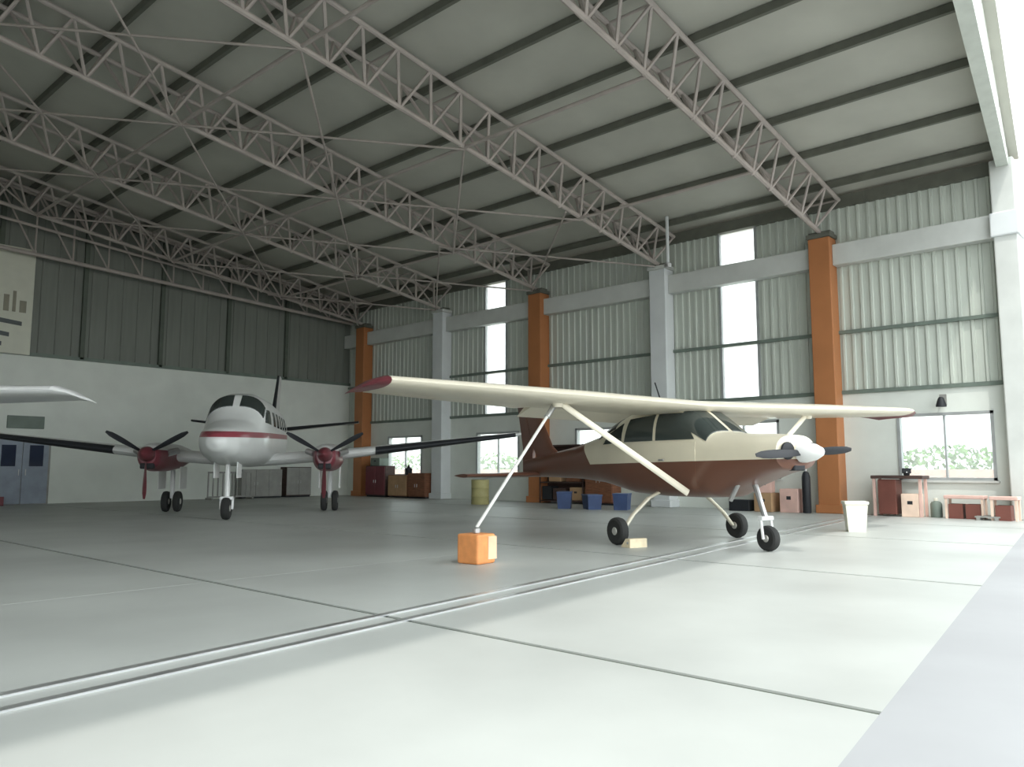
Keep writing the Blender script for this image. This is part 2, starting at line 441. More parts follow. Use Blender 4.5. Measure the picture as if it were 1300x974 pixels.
# flat gable truss in front of the far wall
t = thing('gable_truss', 'shallow lattice truss hung just before the far cladded wall', 'truss', (0, 21.2, 0))
zb = lambda x: 7.7+0.045*min(-x, W+x); zm = lambda x: 8.05+0.09*min(-x, W+x)
for a, b in ((-0.3, RIDGE), (RIDGE, -W+0.3)):
    MB().tube((a,0,zb(a)), (b,0,zb(b)), 0.07).build('bottom_chord', 'truss', t)
    MB().tube((a,0,zm(a)), (b,0,zm(b)), 0.05).build('middle_chord', 'truss', t)
    MB().tube((a,0,roofz(a)-0.1), (b,0,roofz(b)-0.1), 0.06).build('top_chord', 'truss', t)
for i in range(30):
    x0 = -0.4-i*1.17; x1 = x0-1.17
    MB().tube((x0,0,zb(x0)), (x1,0,roofz(x1)-0.1), 0.03, n=6).build('lacing_bar', 'truss', t)
    MB().tube((x1,0,zb(x1)), (x1,0,roofz(x1)-0.1), 0.03, n=6).build('lacing_bar', 'truss', t)
br = thing('roof_bracing', 'crossed bracing rods between the far roof trusses', 'bracing')
for y0, y1 in zip(COLS[1:-1], COLS[2:]):
    for x0 in (-0.6, -4.5, -9.0, -13.5):
        x1 = x0-4.5
        for a, b in ((x0, x1), (x1, x0)):
            MB().tube((a, y0, 7.42+SLOPE*-a), (b, y1, 7.42+SLOPE*-b), 0.028, n=6).build('bracing_rod', 'truss', br)
# longitudinal ties between the trusses
for k, x in enumerate((-4.5, -9.0, -13.5, -22.5, -27.0, -31.5)):
    b = thing('roof_tie', 'long thin steel tie running under the roof, %s' % ['first from the long wall', 'second from the long wall', 'third from the long wall', 'just past the ridge', 'second past the ridge', 'nearest the outer side wall'][k], 'roof tie', (x, 0, 7.47+SLOPE*min(-x, W+x)), 0, 'ties between the roof trusses')
    for y0, y1 in zip(COLS[:-1], COLS[1:]): MB().tube((0,y0,0), (0,y1,0), 0.045, n=8).build('tie_length', 'truss', b)
b = thing('drop_pipe', 'thin pale pipe hanging from the roof before the second truss', 'pipe', (-1.15, 4.3, 0))
MB().tube((0,0,7.35), (0,0,8.815), 0.05).build('pipe', 'column', b); MB().lathe([(0.03,7.2),(0.11,7.22),(0.11,7.34),(0.05,7.38)], 12).build('nozzle', 'steel', b)

# ------------------------------------------------------------------ far-left fittings
d = sgroup('door_1', 'blue-grey double metal door in the far wall', (-13.1, YE-0.03, 0))
MB().box(-0.85, 0.85, -0.06, 0, 0, 2.2).build('door_frame', 'greymetal', d)
for s in (-1, 1):
    lf = MB().bbox(min(0.01*s, 0.78*s), max(0.01*s, 0.78*s), -0.10, -0.04, 0.02, 2.12, 0.01).build('door_leaf', 'doorblue', d)
    MB().bbox(min(0.2*s, 0.62*s), max(0.2*s, 0.62*s), -0.115, -0.09, 1.25, 1.95, 0.01).build('door_glass', 'navy', lf)
    MB().tube((0.1*s, -0.15, 0.95), (0.1*s, -0.15, 1.15), 0.015).build('handle', 'steel', lf)
sg = thing('door_sign', 'dark grey-green panel mounted above the blue-grey door', 'sign', (-13.05, YE-0.03, 0))
MB().bbox(-0.55, 0.55, -0.07, 0, 2.5, 2.92, 0.01).build('panel', 'greygreen', sg)
sg = thing('wall_sign', 'large off-white sign with brown figures and dark stripes high on far wall', 'sign', (-14.95, YE-0.12, 0))
MB().bbox(-1.85, 1.85, -0.05, 0.04, 4.95, 8.55, 0.015).build('board', 'sign', sg)
for i, (a, w_, z0, z1) in enumerate(((0.98, 0.16, 6.35, 6.9), (1.24, 0.10, 6.35, 7.05), (1.45, 0.2, 6.35, 6.75), (0.65, 0.2, 6.35, 6.8), (0.3, 0.2, 6.35, 7.0), (-0.1, 0.25, 6.35, 6.85), (-0.5, 0.2, 6.35, 7.0))):
    MB().box(a, a+w_, -0.062, -0.05, z0, z1).build('printed_figure', 'signbrown', sg)
for i, (x0, x1, z) in enumerate(((-1.0, 1.55, 6.02), (-1.0, 1.2, 5.62), (-1.0, 1.0, 5.3))):
    MB().add([(x0,-0.062,z+0.1),(x1,-0.062,z-0.12),(x1,-0.062,z+0.02),(x0,-0.062,z+0.28),(x0,-0.05,z+0.1),(x1,-0.05,z-0.12),(x1,-0.05,z+0.02),(x0,-0.05,z+0.28)],
             [(0,1,2,3),(7,6,5,4),(0,4,5,1),(1,5,6,2),(2,6,7,3),(3,7,4,0)]).build('printed_stripe', 'signdark', sg)

# ------------------------------------------------------------------ aircraft kit
def interp(st, x):
    """stations sorted by x descending: (x, zc, hw, ht, hb, n); smooth interpolation"""
    if x >= st[0][0]: return st[0][1:]
    for a, b in zip(st[:-1], st[1:]):
        if b[0] <= x <= a[0]:
            f = (a[0]-x)/(a[0]-b[0])
            return tuple(p+(q-p)*f for p, q in zip(a[1:], b[1:]))
    return st[-1][1:]
def ring(st, x, n=36, off=0.0):
    zc, hw, ht, hb, e = interp(st, x); out = []
    for i in range(n):
        t = 2*PI*i/n; c, s = math.cos(t), math.sin(t)
        out.append((x, (hw+off)*math.copysign(abs(c)**(2/e), c), zc+((ht if s > 0 else hb)+off)*math.copysign(abs(s)**(2/e), s)))
    return out
def body(st, sub=4, n=36):
    xs = []
    for a, b in zip(st[:-1], st[1:]): xs += [a[0]+(b[0]-a[0])*k/sub for k in range(sub)]
    xs.append(st[-1][0])
    return MB().loft([ring(st, x, n) for x in xs])
def surf(st, x, t, off):
    zc, hw, ht, hb, e = interp(st, x); c, s = math.cos(t), math.sin(t)
    return (x, (hw+off)*math.copysign(abs(c)**(2/e), c), zc+((ht if s > 0 else hb)+off)*math.copysign(abs(s)**(2/e), s))
def side_pt(st, x, z, side, off):
    zc, hw, ht, hb, e = interp(st, x); h = (ht if z > zc else hb)
    q = min(0.999, abs((z-zc)/h)); return (x, side*((hw)*(1-q**e)**(1/e)+off), z)
def patch_top(st, xa, xb, ta, tb, off=0.012, nu=8, nv=10):
    """xa, xb may be functions of angle fraction"""
    A = lambda o: [[surf(st, xa(j/nv)+(xb(j/nv)-xa(j/nv))*i/nu, ta+(tb-ta)*j/nv, o) for j in range(nv+1)] for i in range(nu+1)]
    return MB().grid(A(off), A(-0.01))
def patch_side(st, corners, side, off=0.012, nu=8, nv=6):
    """corners: four (x, z): front-bottom, rear-bottom, rear-top, front-top"""
    (ax,az),(bx,bz),(cx,cz),(dx,dz) = corners
    def A(o):
        P = []
        for i in range(nu+1):
            r = []
            for j in range(nv+1):
                u, v = i/nu, j/nv
                x = (ax*(1-u)+bx*u)*(1-v)+(dx*(1-u)+cx*u)*v; z = (az*(1-u)+bz*u)*(1-v)+(dz*(1-u)+cz*u)*v
                r.append(side_pt(st, x, z, side, o))
            P.append(r)
        return P
    return MB().grid(A(off), A(-0.015))
def foil(x0, x1, th, camber=0.02, n=9):
    def yt(x): return 5*th*(0.2969*math.sqrt(x)-0.126*x-0.3516*x*x+0.2843*x**3-0.1036*x**4)
    def yc(x): return camber*4*x*(1-x)
    X = [x0+(x1-x0)*(1-math.cos(PI*i/n))/2 for i in range(n+1)]
    up = [(x, yc(x)+yt(x)) for x in X]; lo = [(x, yc(x)-yt(x)) for x in X]
    return up[::-1] + (lo[1:] if x0 == 0 else lo)
def wing(secs, x0=0.0, x1=1.0, camber=0.02, inc=0.0, drop=0.0):
    """secs: (y, xLE, z, chord, thickness); plus optional vertical flag via z/y swap outside"""
    rings = []
    for y, xl, z, c, th in secs:
        rings.append([(xl-px*c, y, z+pz*c-px*c*inc-(px-x0)*c*drop) for px, pz in foil(x0, x1, th, camber)])
    return MB().loft(rings)
def fin(secs, x0=0.0, x1=1.0):
    rings = []
    for z, xl, y, c, th in secs:
        rings.append([(xl-px*c, y+pz*c, z) for px, pz in foil(x0, x1, th, 0)])
    return MB().loft(rings)
def seclerp(secs, y):
    for a, b in zip(secs[:-1], secs[1:]):
        if min(a[0], b[0])-1e-6 <= y <= max(a[0], b[0])+1e-6:
            f = (y-a[0])/(b[0]-a[0]); return tuple(p+(q-p)*f for p, q in zip(a, b))
def mirror(secs, s): return [(s*a[0],)+tuple(a[1:]) for a in secs]
def wheel(parent, c, R, w, name='tyre'):
    k = R*0.55
    prof = [(k, -w*0.42), (R*0.8, -w*0.5), (R*0.95, -w*0.38), (R, -w*0.12), (R, w*0.12), (R*0.95, w*0.38), (R*0.8, w*0.5), (k, w*0.42)]
    t = MB().lathe(prof, 24, 'y', c).build(name, 'rubber', parent, smooth=True)
    MB().lathe([(0.02, -w*0.5), (k*0.45, -w*0.48), (k*0.6, -w*0.36), (k*1.02, -w*0.41), (k*1.02, w*0.41), (k*0.6, w*0.36), (k*0.45, w*0.48), (0.02, w*0.5)], 20, 'y', c).build('hub', 'hub', t, smooth=True)
    return t
def blade(c, ang, R, w, twist=0.5, r0=0.12):
    """propeller blade in the plane x=c.x, pointing at angle ang"""
    rings = []
    for k in range(8):
        f = k/7; r = r0+(R-r0)*f
        ch = w*(0.55+0.9*f-1.0*f*f)*(1 if f < 0.95 else 0.6); tw = twist*(1-f*0.75)+0.15
        pts = []
        for j in range(8):
            t = 2*PI*j/8; a, b = math.cos(t)*ch/2, math.sin(t)*ch*0.10
            tx = a*math.sin(tw)+b*math.cos(tw); ty = a*math.cos(tw)-b*math.sin(tw)
            pts.append((c[0]+tx, c[1]+r*math.cos(ang)-ty*math.sin(ang), c[2]+r*math.sin(ang)+ty*math.cos(ang)))
        rings.append(pts)
    return MB().loft(rings)

# ---------- brown and cream single-engine high-wing airplane
FU = [(2.42, 1.36, 0.24, 0.18, 0.16, 2.4), (2.36, 1.36, 0.40, 0.26, 0.22, 2.6), (2.05, 1.35, 0.47, 0.30, 0.28, 2.8), (1.45, 1.31, 0.53, 0.37, 0.44, 3.0),
      (1.18, 1.28, 0.55, 0.43, 0.54, 3.2), (0.78, 1.30, 0.57, 0.70, 0.58, 3.2), (0.52, 1.32, 0.58, 0.83, 0.60, 3.4), (0.0, 1.32, 0.58, 0.86, 0.60, 3.6), (-0.75, 1.33, 0.56, 0.80, 0.58, 3.4),
      (-1.25, 1.35, 0.51, 0.62, 0.52, 3.0), (-1.75, 1.37, 0.45, 0.40, 0.46, 2.7), (-2.6, 1.33, 0.34, 0.28, 0.36, 2.5), (-4.0, 1.24, 0.19, 0.20, 0.24, 2.3), (-4.85, 1.20, 0.06, 0.15, 0.16, 2.1)]
def cessna_paint(nt, sp):
    X, Z = sp.outputs['X'], sp.outputs['Z']
    lim = mth(nt, 'ADD', mth(nt, 'MULTIPLY', X, 0.012), 1.26)            # lower colour under a near-level line
    low = mth(nt, 'LESS_THAN', Z, lim)
    rear = mth(nt, 'LESS_THAN', X, mth(nt, 'ADD', mth(nt, 'MULTIPLY', Z, -0.9), -0.75))
    return mth(nt, 'MAXIMUM', low, rear)
M['cessnapaint'] = paint_mat('cream_over_brown_paint', (0.74, 0.68, 0.53), (0.15, 0.066, 0.042), cessna_paint)
M['whitepaint2'] = paint_mat('white_over_blue_paint', (0.76, 0.77, 0.76), (0.10, 0.14, 0.24), cessna_paint)
def high_wing(label, loc, yaw, paint, wingm, tipm):
    r = thing('high_wing_airplane', label, 'airplane', loc, yaw)
    fu = body(FU).build('fuselage', paint, r, smooth=True)
    # windows as panes proud of the skin
    for s in (-1, 1):
        patch_side(FU, [(0.95,1.60),(0.12,1.60),(0.12,2.02),(0.60,2.02)], s).build('side_window', 'glass', r, smooth=True)
        patch_side(FU, [(0.04,1.60),(-0.70,1.60),(-0.62,1.98),(0.04,2.02)], s).build('side_window', 'glass', r, smooth=True)
        patch_side(FU, [(-0.80,1.60),(-1.38,1.58),(-1.22,1.76),(-0.78,1.92)], s).build('side_window', 'glass', r, smooth=True)
        dr = patch_side(FU, [(0.98,0.86),(0.10,0.86),(0.10,1.56),(0.98,1.56)], s, off=0.006).build('cabin_door', paint, r, smooth=True)
        MB().bbox(0.2, 0.32, min(s*0.58, s*0.61), max(s*0.58, s*0.61), 1.28, 1.31, 0.008).build('handle', 'steel', dr)
    for ta, tb in ((0.16*PI, 0.495*PI), (0.505*PI, 0.84*PI)):
        patch_top(FU, lambda v: 0.60, lambda v: 1.16, ta, tb).build('windshield_pane', 'glass', r, smooth=True)
    patch_top(FU, lambda v: -1.05, lambda v: -1.62, 0.2*PI, 0.8*PI).build('rear_window', 'glass', r, smooth=True)
    # cowling details
    for s in (-1, 1):
        MB().lathe([(0.02,2.40),(0.12,2.41),(0.12,2.44),(0.10,2.445)], 16, 'x', (0, s*0.24, 1.40)).build('air_inlet', 'black', r, smooth=True)
    MB().bbox(2.28, 2.42, -0.11, 0.11, 1.13, 1.22, 0.02).build('air_filter', 'black', r)
    MB().tube((1.55,-0.25,0.98), (1.38,-0.27,0.70), 0.035).build('exhaust_pipe', 'steel', r)
    sp = MB().lathe([(0.01,2.82),(0.06,2.78),(0.11,2.68),(0.14,2.54),(0.14,2.46)], 20, 'x', (0,0,1.38)).build('spinner', 'white', r, smooth=True)
    for a in (0.05, 0.05+PI): blade((2.52,0,1.38), a, 0.95, 0.17).build('propeller_blade', 'black', sp, smooth=True)
    # wings
    half = [(0.0, 0.82, 2.12, 1.63, 0.135), (2.6, 0.82, 2.18, 1.63, 0.135), (5.25, 0.72, 2.25, 1.16, 0.13)]
    tip = [(5.25, 0.72, 2.25, 1.16, 0.13), (5.42, 0.64, 2.22, 1.0, 0.10), (5.54, 0.48, 2.17, 0.72, 0.05)]
    for s in (-1, 1):
        w = wing(mirror(half, s), 0, 0.74, inc=0.05).build('wing', wingm, r, smooth=True)
        wing(mirror(tip, s), inc=0.05).build('wing_tip', tipm, w, smooth=True)
        for nm, ya, yb in (('flap', 0.62, 2.58), ('aileron', 2.62, 5.22)):
            sa, sb = seclerp(half, ya), seclerp(half, yb)
            wing(mirror([sa, sb], s), 0.75, 1.0, inc=0.05, drop=0.32 if nm == 'flap' else 0.0).build(nm, wingm, w, smooth=True)
        MB().tube((0.80, s*0.55, 0.80), (0.42, s*2.62, 2.12), 0.055, 0.045, 10, flat=0.45, up=(1,0,0)).build('wing_strut', wingm, r, smooth=True)
        MB().tube((0.42, s*2.62, 2.03), (0.42, s*2.62, 2.16), 0.07, 0.09, 10).build('strut_fairing', wingm, r, smooth=True)
        # gear
        lg = MB()
        pts = [(-0.02, s*0.38, 0.80), (-0.02, s*0.62, 0.70), (-0.01, s*0.95, 0.45), (0.0, s*1.16, 0.22)]
        for a, b in zip(pts[:-1], pts[1:]): lg.tube(a, b, 0.045, 0.04, 8, flat=0.6)
        lg.build('gear_leg', wingm, r, smooth=True)
        wheel(r, (0, s*1.26, 0.21), 0.21, 0.15)
        stab = [(0.0, -4.05, 1.05, 0.95, 0.12), (1.68, -4.28, 1.02, 0.62, 0.12)]
        st = wing(mirror(stab, s), 0, 0.58, 0).build('tailplane', paint if wingm != 'white' else wingm, r, smooth=True)
        wing(mirror(stab, s), 0.6, 1.0, 0).build('elevator', paint if wingm != 'white' else wingm, st, smooth=True)
    f_ = fin([(1.30, -3.25, 0, 1.65, 0.07), (1.62, -3.75, 0, 1.2, 0.08), (2.62, -4.45, 0, 0.75, 0.08)], 0, 0.6).build('fin', 'brown' if paint == 'cessnapaint' else 'white', r, smooth=True)
    fin([(1.10, -3.75, 0, 1.20, 0.08), (1.62, -3.75, 0, 1.2, 0.08), (2.62, -4.45, 0, 0.75, 0.08)], 0.62, 1.0).build('rudder', 'brown' if paint == 'cessnapaint' else 'white', f_, smooth=True)
    # nose gear
    MB().tube((1.60,0,0.95), (1.78,0,0.46), 0.04).build('nose_gear_leg', 'steel', r, smooth=True)
    fk = MB()
    for s in (-1, 1): fk.tube((1.78,s*0.10,0.46), (1.82,s*0.10,0.17), 0.022)
    fk.bbox(1.73, 1.83, -0.12, 0.12, 0.43, 0.49, 0.015); fk.build('nose_fork', 'white', r)
    wheel(r, (1.82, 0, 0.18), 0.18, 0.13)
    MB().tube((-0.4,0.0,2.28), (-0.55,0,2.62), 0.012).build('aerial', 'black', r)
    return r
high_wing('cream and brown high-wing airplane parked at the edge of the sunlit floor', (-10.24, -1.23, 0), math.radians(252.2), 'cessnapaint', 'cream', 'maroon')

# ---------- twin-engine airplane
TW = [(5.35, 1.74, 0.05, 0.05, 0.05, 2.0), (5.25, 1.74, 0.22, 0.17, 0.20, 2.1), (4.9, 1.76, 0.42, 0.30, 0.36, 2.2), (4.3, 1.80, 0.56, 0.38, 0.50, 2.4), (3.55, 1.86, 0.66, 0.46, 0.62, 2.6),
      (3.25, 1.90, 0.70, 0.60, 0.66, 2.7), (2.72, 1.95, 0.74, 1.02, 0.72, 2.9), (2.3, 1.97, 0.75, 1.08, 0.74, 2.9), (0.5, 1.98, 0.75, 1.08, 0.75, 2.9), (-1.8, 2.02, 0.70, 0.98, 0.74, 2.7), (-3.2, 2.14, 0.52, 0.68, 0.58, 2.5), (-4.6, 2.32, 0.26, 0.40, 0.34, 2.3), (-5.5, 2.45, 0.06, 0.20, 0.14, 2.0)]
def twin_paint(nt, sp):
    X, Z = sp.outputs['X'], sp.outputs['Z']
    c = mth(nt, 'ADD', mth(nt, 'MULTIPLY', X, -0.03), 2.06)
    return mth(nt, 'LESS_THAN', mth(nt, 'ABSOLUTE', mth(nt, 'SUBTRACT', Z, c)), 0.065)
M['twinpaint'] = paint_mat('white_with_maroon_stripe', (0.74, 0.76, 0.745), (0.30, 0.06, 0.08), twin_paint)
NC = [(2.55, 0, 0.20, 0.20, 0.24, 2.2), (2.45, 0, 0.26, 0.25, 0.32, 2.3), (1.9, 0, 0.34, 0.31, 0.40, 2.5), (1.0, 0, 0.38, 0.34, 0.40, 2.6), (0.0, 0, 0.37, 0.33, 0.34, 2.5), (-1.2, 0.02, 0.26, 0.24, 0.20, 2.3), (-2.0, 0.04, 0.06, 0.08, 0.06, 2.0)]
def nac_paint(nt, sp): return mth(nt, 'LESS_THAN', sp.outputs['Z'], mth(nt, 'ADD', mth(nt, 'MULTIPLY', sp.outputs['X'], 0.02), 0.08))
M['nacpaint'] = paint_mat('white_over_maroon_paint', (0.66, 0.66, 0.65), (0.20, 0.04, 0.055), nac_paint)
r = thing('twin_engine_airplane', 'white and maroon twin-propeller airplane facing out, black wing leading edges', 'airplane', (-10.1, 12.29, 0), math.atan2(-3.0, -2.35))
body(TW).build('fuselage', 'twinpaint', r, smooth=True)
for ta, tb in ((0.17*PI, 0.485*PI), (0.515*PI, 0.83*PI)):
    patch_top(TW, lambda v: 2.73, lambda v: 3.06, ta, tb).build('windshield_pane', 'glass', r, smooth=True)
for s in (-1, 1):
    patch_side(TW, [(3.0,2.28),(2.35,2.26),(2.35,2.62),(2.72,2.62)], s).build('cockpit_side_window', 'glass', r, smooth=True)
    for x0 in (1.6, 0.9, 0.2, -0.5, -1.2):
        patch_side(TW, [(x0+0.2,2.25),(x0-0.2,2.25),(x0-0.16,2.62),(x0+0.16,2.62)], s).build('cabin_window', 'glass', r, smooth=True)
    inn = [(0.0, 1.35, 1.34, 2.25, 0.15), (2.1, 1.25, 1.50, 2.15, 0.15), (3.0, 1.12, 1.60, 1.95, 0.14)]
    out = [(3.0, 1.12, 1.60, 1.95, 0.14), (7.35, 0.72, 2.13, 1.10, 0.12)]
    tip = [(7.35, 0.72, 2.13, 1.10, 0.12), (7.55, 0.60, 2.17, 0.85, 0.09), (7.65, 0.40, 2.18, 0.5, 0.05)]
    w = wing(mirror(inn, s), 0, 1).build('inner_wing', 'white', r, smooth=True)
    w = wing(mirror(out, s), 0, 0.74).build('outer_wing', 'white', r, smooth=True)
    wing(mirror(out, s), 0.75, 1).build('aileron', 'white', w, smooth=True)
    wing(mirror(tip, s), 0, 1).build('wing_tip', 'white', w, smooth=True)
    a, b = seclerp(out, 3.35), seclerp(out, 7.3)
    bo = [(y, xl+0.012, z, c+0.024, th*1.05) for y, xl, z, c, th in mirror([a, b], s)]
    wing(bo, 0, 0.10).build('de_icing_boot', 'black', w, smooth=True)
    nc = body(NC).build('engine_nacelle', 'nacpaint', r, smooth=True); nc.location = (0, s*2.1, 1.50)
    sp = MB().lathe([(0.01,3.05),(0.07,3.0),(0.14,2.86),(0.18,2.68),(0.185,2.56)], 20, 'x').build('spinner', 'maroon', r, smooth=True); sp.location = (0, s*2.1, 1.52)
    for k in range(3): blade((2.66,0,0), -PI/2+k*2*PI/3, 1.08, 0.22, 1.1, 0.14).build('propeller_blade', 'maroon' if k == 0 else 'black', sp, smooth=True)
    MB().bbox(2.40, 2.58, s*2.1-0.16, s*2.1+0.16, 1.16, 1.30, 0.03).build('air_scoop', 'black', r)
    for q in (-1, 1): MB().tube((1.95, s*2.1+q*0.30, 1.55), (1.70, s*2.1+q*0.50, 1.62), 0.09, 0.08).build('exhaust_stack', 'steel', r, smooth=True)
    MB().tube((0.0, s*2.1, 1.3), (0.0, s*2.1, 0.36), 0.06).build('gear_leg', 'white', r, smooth=True)
    MB().bbox(-0.35, 0.4, s*2.1+0.26, s*2.1+0.285, 0.62, 1.22, 0.01).build('gear_door', 'white', r)
    MB().bbox(-0.35, 0.4, s*2.1-0.285, s*2.1-0.26, 0.62, 1.22, 0.01).build('gear_door', 'white', r)
    for q in (-1, 1): wheel(r, (0, s*2.1+q*0.15, 0.28), 0.28, 0.17)
    stab = [(0.0, -4.3, 2.46, 1.45, 0.10), (2.75, -4.75, 2.78, 0.85, 0.09)]
    st = wing(mirror(stab, s), 0, 0.62, 0).build('tailplane', 'white', r, smooth=True)
    wing(mirror(stab, s), 0.64, 1, 0).build('elevator', 'white', st, smooth=True)
    bo = [(y, xl+0.01, z, c+0.02, th*1.06) for y, xl, z, c, th in mirror([seclerp(stab, 0.4), stab[1]], s)]
    wing(bo, 0, 0.12, 0).build('de_icing_boot', 'black', st, smooth=True)
f_ = fin([(2.5, -3.1, 0, 2.2, 0.07), (2.95, -3.75, 0, 1.75, 0.09), (4.35, -4.9, 0, 1.0, 0.09)], 0, 0.66).build('fin', 'white', r, smooth=True)
wing_boot = fin([(2.75, -3.42, 0, 1.9, 0.085), (2.95, -3.735, 0, 1.78, 0.1), (4.35, -4.885, 0, 1.03, 0.1)], 0, 0.1).build('de_icing_boot', 'black', f_, smooth=True)
fin([(2.6, -3.75, 0, 1.75, 0.09), (2.95, -3.75, 0, 1.75, 0.09), (4.35, -4.9, 0, 1.0, 0.09)], 0.68, 1).build('rudder', 'white', f_, smooth=True)
MB().tube((3.78,0,1.4), (3.8,0,0.40), 0.06).build('nose_gear_leg', 'white', r, smooth=True)
fk = MB()
for s in (-1, 1): fk.tube((3.8,s*0.13,0.48), (3.82,s*0.13,0.24), 0.03)
fk.bbox(3.73, 3.88, -0.15, 0.15, 0.45, 0.53, 0.02); fk.build('nose_fork', 'white', r)
wheel(r, (3.8, 0, 0.26), 0.26, 0.19)
for s in (-1, 1): MB().bbox(3.5, 4.1, min(s*0.24, s*0.26), max(s*0.24, s*0.26), 0.95, 1.38, 0.008).build('gear_door', 'white', r)

# ---------- white airplane mostly out of view at the left: only a wing reaches into the picture
high_wing('white high-wing airplane at left edge, only its wing tip in view', (-21.45, 8.05, 0), math.radians(230.2), 'whitepaint2', 'white', 'white')

# ------------------------------------------------------------------ things on the floor
t = thing('tie_down_weight', 'orange tie-down weight on the open floor with rope to the wing', 'weight', (-14.55, -0.88, 0), math.radians(4))
MB().bbox(-0.17, 0.17, -0.17, 0.17, 0, 0.36, 0.025).build('block', 'blockorange', t)
MB().bbox(0.02, 0.18, -0.182, -0.165, 0.05, 0.33, 0.005).build('lit_face_panel', 'blocklit', t)  # pale panel that paints the door-side light onto the block's right face
MB().lathe([(0.03,0.36),(0.05,0.37),(0.05,0.42),(0.02,0.44)], 12).build('ring_bolt', 'steel', t)
rp = thing('tie_down_rope', 'taut pale tie-down rope from orange weight up to the airplane wing', 'rope')
ROPE0, ROPE1 = Vector((-14.55, -0.88, 0.43)), Vector((-12.85, -0.75, 2.06))
MB().tube(ROPE0, ROPE1, 0.022, n=10).build('rope', 'rope', rp)
MB().tube(ROPE1-(ROPE1-ROPE0).normalized()*0.25, ROPE1, 0.04, n=10).build('hook', 'steel', rp)
ck = thing('wheel_chock', 'pale timber chock against the right main wheel of brown airplane', 'chock', (-11.52, -1.12, 0), math.radians(252))
MB().add([(-0.02,-0.16,0),(0.2,-0.16,0),(0.2,0.16,0),(-0.02,0.16,0),(0.1,-0.16,0.13),(0.2,-0.16,0.13),(0.2,0.16,0.13),(0.1,0.16,0.13)],
         [(3,2,1,0),(4,5,6,7),(0,1,5,4),(1,2,6,5),(2,3,7,6),(3,0,4,7)]).build('wedge', 'chock', ck)
MB().tube((0.15,-0.17,0.07), (0.15,0.17,0.07), 0.02).build('bar', 'steel', ck)

def carton(label, x, y, w, d, h, m, rz=0, z=0, name='carton', flaps=True, cat='box'):
    t = thing(name, label, cat, (x, y, z), rz)
    MB().bbox(-w/2, w/2, -d/2, d/2, 0, h, 0.012).build('box_body', m, t)
    if flaps:
        MB().box(-w/2+0.01, -0.004, -d/2+0.01, d/2-0.01, h, h+0.008).build('flap', m, t)
        MB().box(0.004, w/2-0.01, -d/2+0.01, d/2-0.01, h, h+0.008).build('flap', m, t)
        MB().box(-w/2-0.003, -w/2, -0.06, 0.06, h*0.55, h*0.7).build('hand_slot', 'black', t)
    return t
def cabinet(label, x, y, w, d, h, m, rz=PI/2, doors=2, dm=None):
    """front faces local -y"""
    t = thing('storage_cabinet', label, 'cabinet', (x, y, 0), rz)
    MB().bbox(-w/2, w/2, -d/2+0.03, d/2, 0.06, h, 0.012).build('body', m, t)
    MB().box(-w/2+0.03, w/2-0.03, -d/2+0.06, d/2-0.02, 0, 0.06).build('plinth', 'black', t)
    for i in range(doors):
        a = -w/2+0.015+i*(w-0.03)/doors; b = a+(w-0.03)/doors-0.01
        dd = MB().bbox(a, b, -d/2, -d/2+0.03, 0.09, h-0.03, 0.008).build('door', dm or m, t)
        hx = b-0.06 if i % 2 == 0 else a+0.06
        MB().tube((hx,-d/2-0.02,h*0.5-0.06), (hx,-d/2-0.02,h*0.5+0.06), 0.01).build('handle', 'steel', dd)
    return t
def shelf(label, x, y, w, d, h, m, rz, n=3):
    t = thing('storage_shelf', label, 'shelf', (x, y, 0), rz)
    for a in (-w/2, w/2-0.04):
        for b in (-d/2, d/2-0.04): MB().box(a, a+0.04, b, b+0.04, 0, h).build('upright', m, t)
    for i in range(n+1):
        z = 0.08+(h-0.12)*i/n; MB().box(-w/2, w/2, -d/2, d/2, z-0.02, z+0.02).build('shelf_board', m, t)
    MB().box(-w/2, w/2, d/2, d/2+0.012, 0.05, h).build('back_panel', m, t)
    return t

# ivory bin near the orange column
t = thing('waste_bin', 'ivory plastic bin standing on the sunlit floor near the orange column', 'bin', (-6.3, -2.63, 0), 0.5)
MB().loft([[(a*sx, a*sy, z) for sx, sy in ((-1,-1),(1,-1),(1,1),(-1,1))] for a, z in ((0.15, 0), (0.19, 0.50))]).build('bin_body', 'ivory', t)
MB().bbox(-0.21, 0.21, -0.21, 0.21, 0.50, 0.56, 0.015).build('lid', 'ivory', t)
# workbench by the first window
t = thing('workbench', 'narrow workbench with dark top below the window nearest the door', 'workbench', (-0.55, -1.62, 0), PI/2)
MB().bbox(-0.75, 0.45, -0.3, 0.3, 0.92, 1.0, 0.015).build('top', 'darkwood', t)
for a in (-0.7, 0.36):
    for b in (-0.26, 0.2): MB().box(a, a+0.06, b, b+0.06, 0, 0.92).build('leg', 'pink', t)
MB().bbox(-0.12, 0.3, -0.25, 0.25, 0.05, 0.90, 0.01).build('drawer_unit', 'redplastic', t)
carton('peach carton under the narrow workbench', -0.6, -2.05, 0.42, 0.4, 0.55, 'peach')
t = thing('bench_vice', 'small dark vice clamped on the narrow workbench top', 'vice', (-0.6, -1.95, 1.0), 0.3)
MB().bbox(-0.1, 0.1, -0.07, 0.07, 0, 0.12, 0.02).build('body', 'black', t); MB().bbox(-0.15, -0.1, -0.1, 0.1, 0.05, 0.18, 0.015).build('jaw', 'black', t); MB().tube((-0.3,0,0.08), (-0.1,0,0.08), 0.015).build('screw', 'steel', t)
t = thing('canister', 'small grey-green canister on the floor by the white wall', 'canister', (-0.5, -2.55, 0))
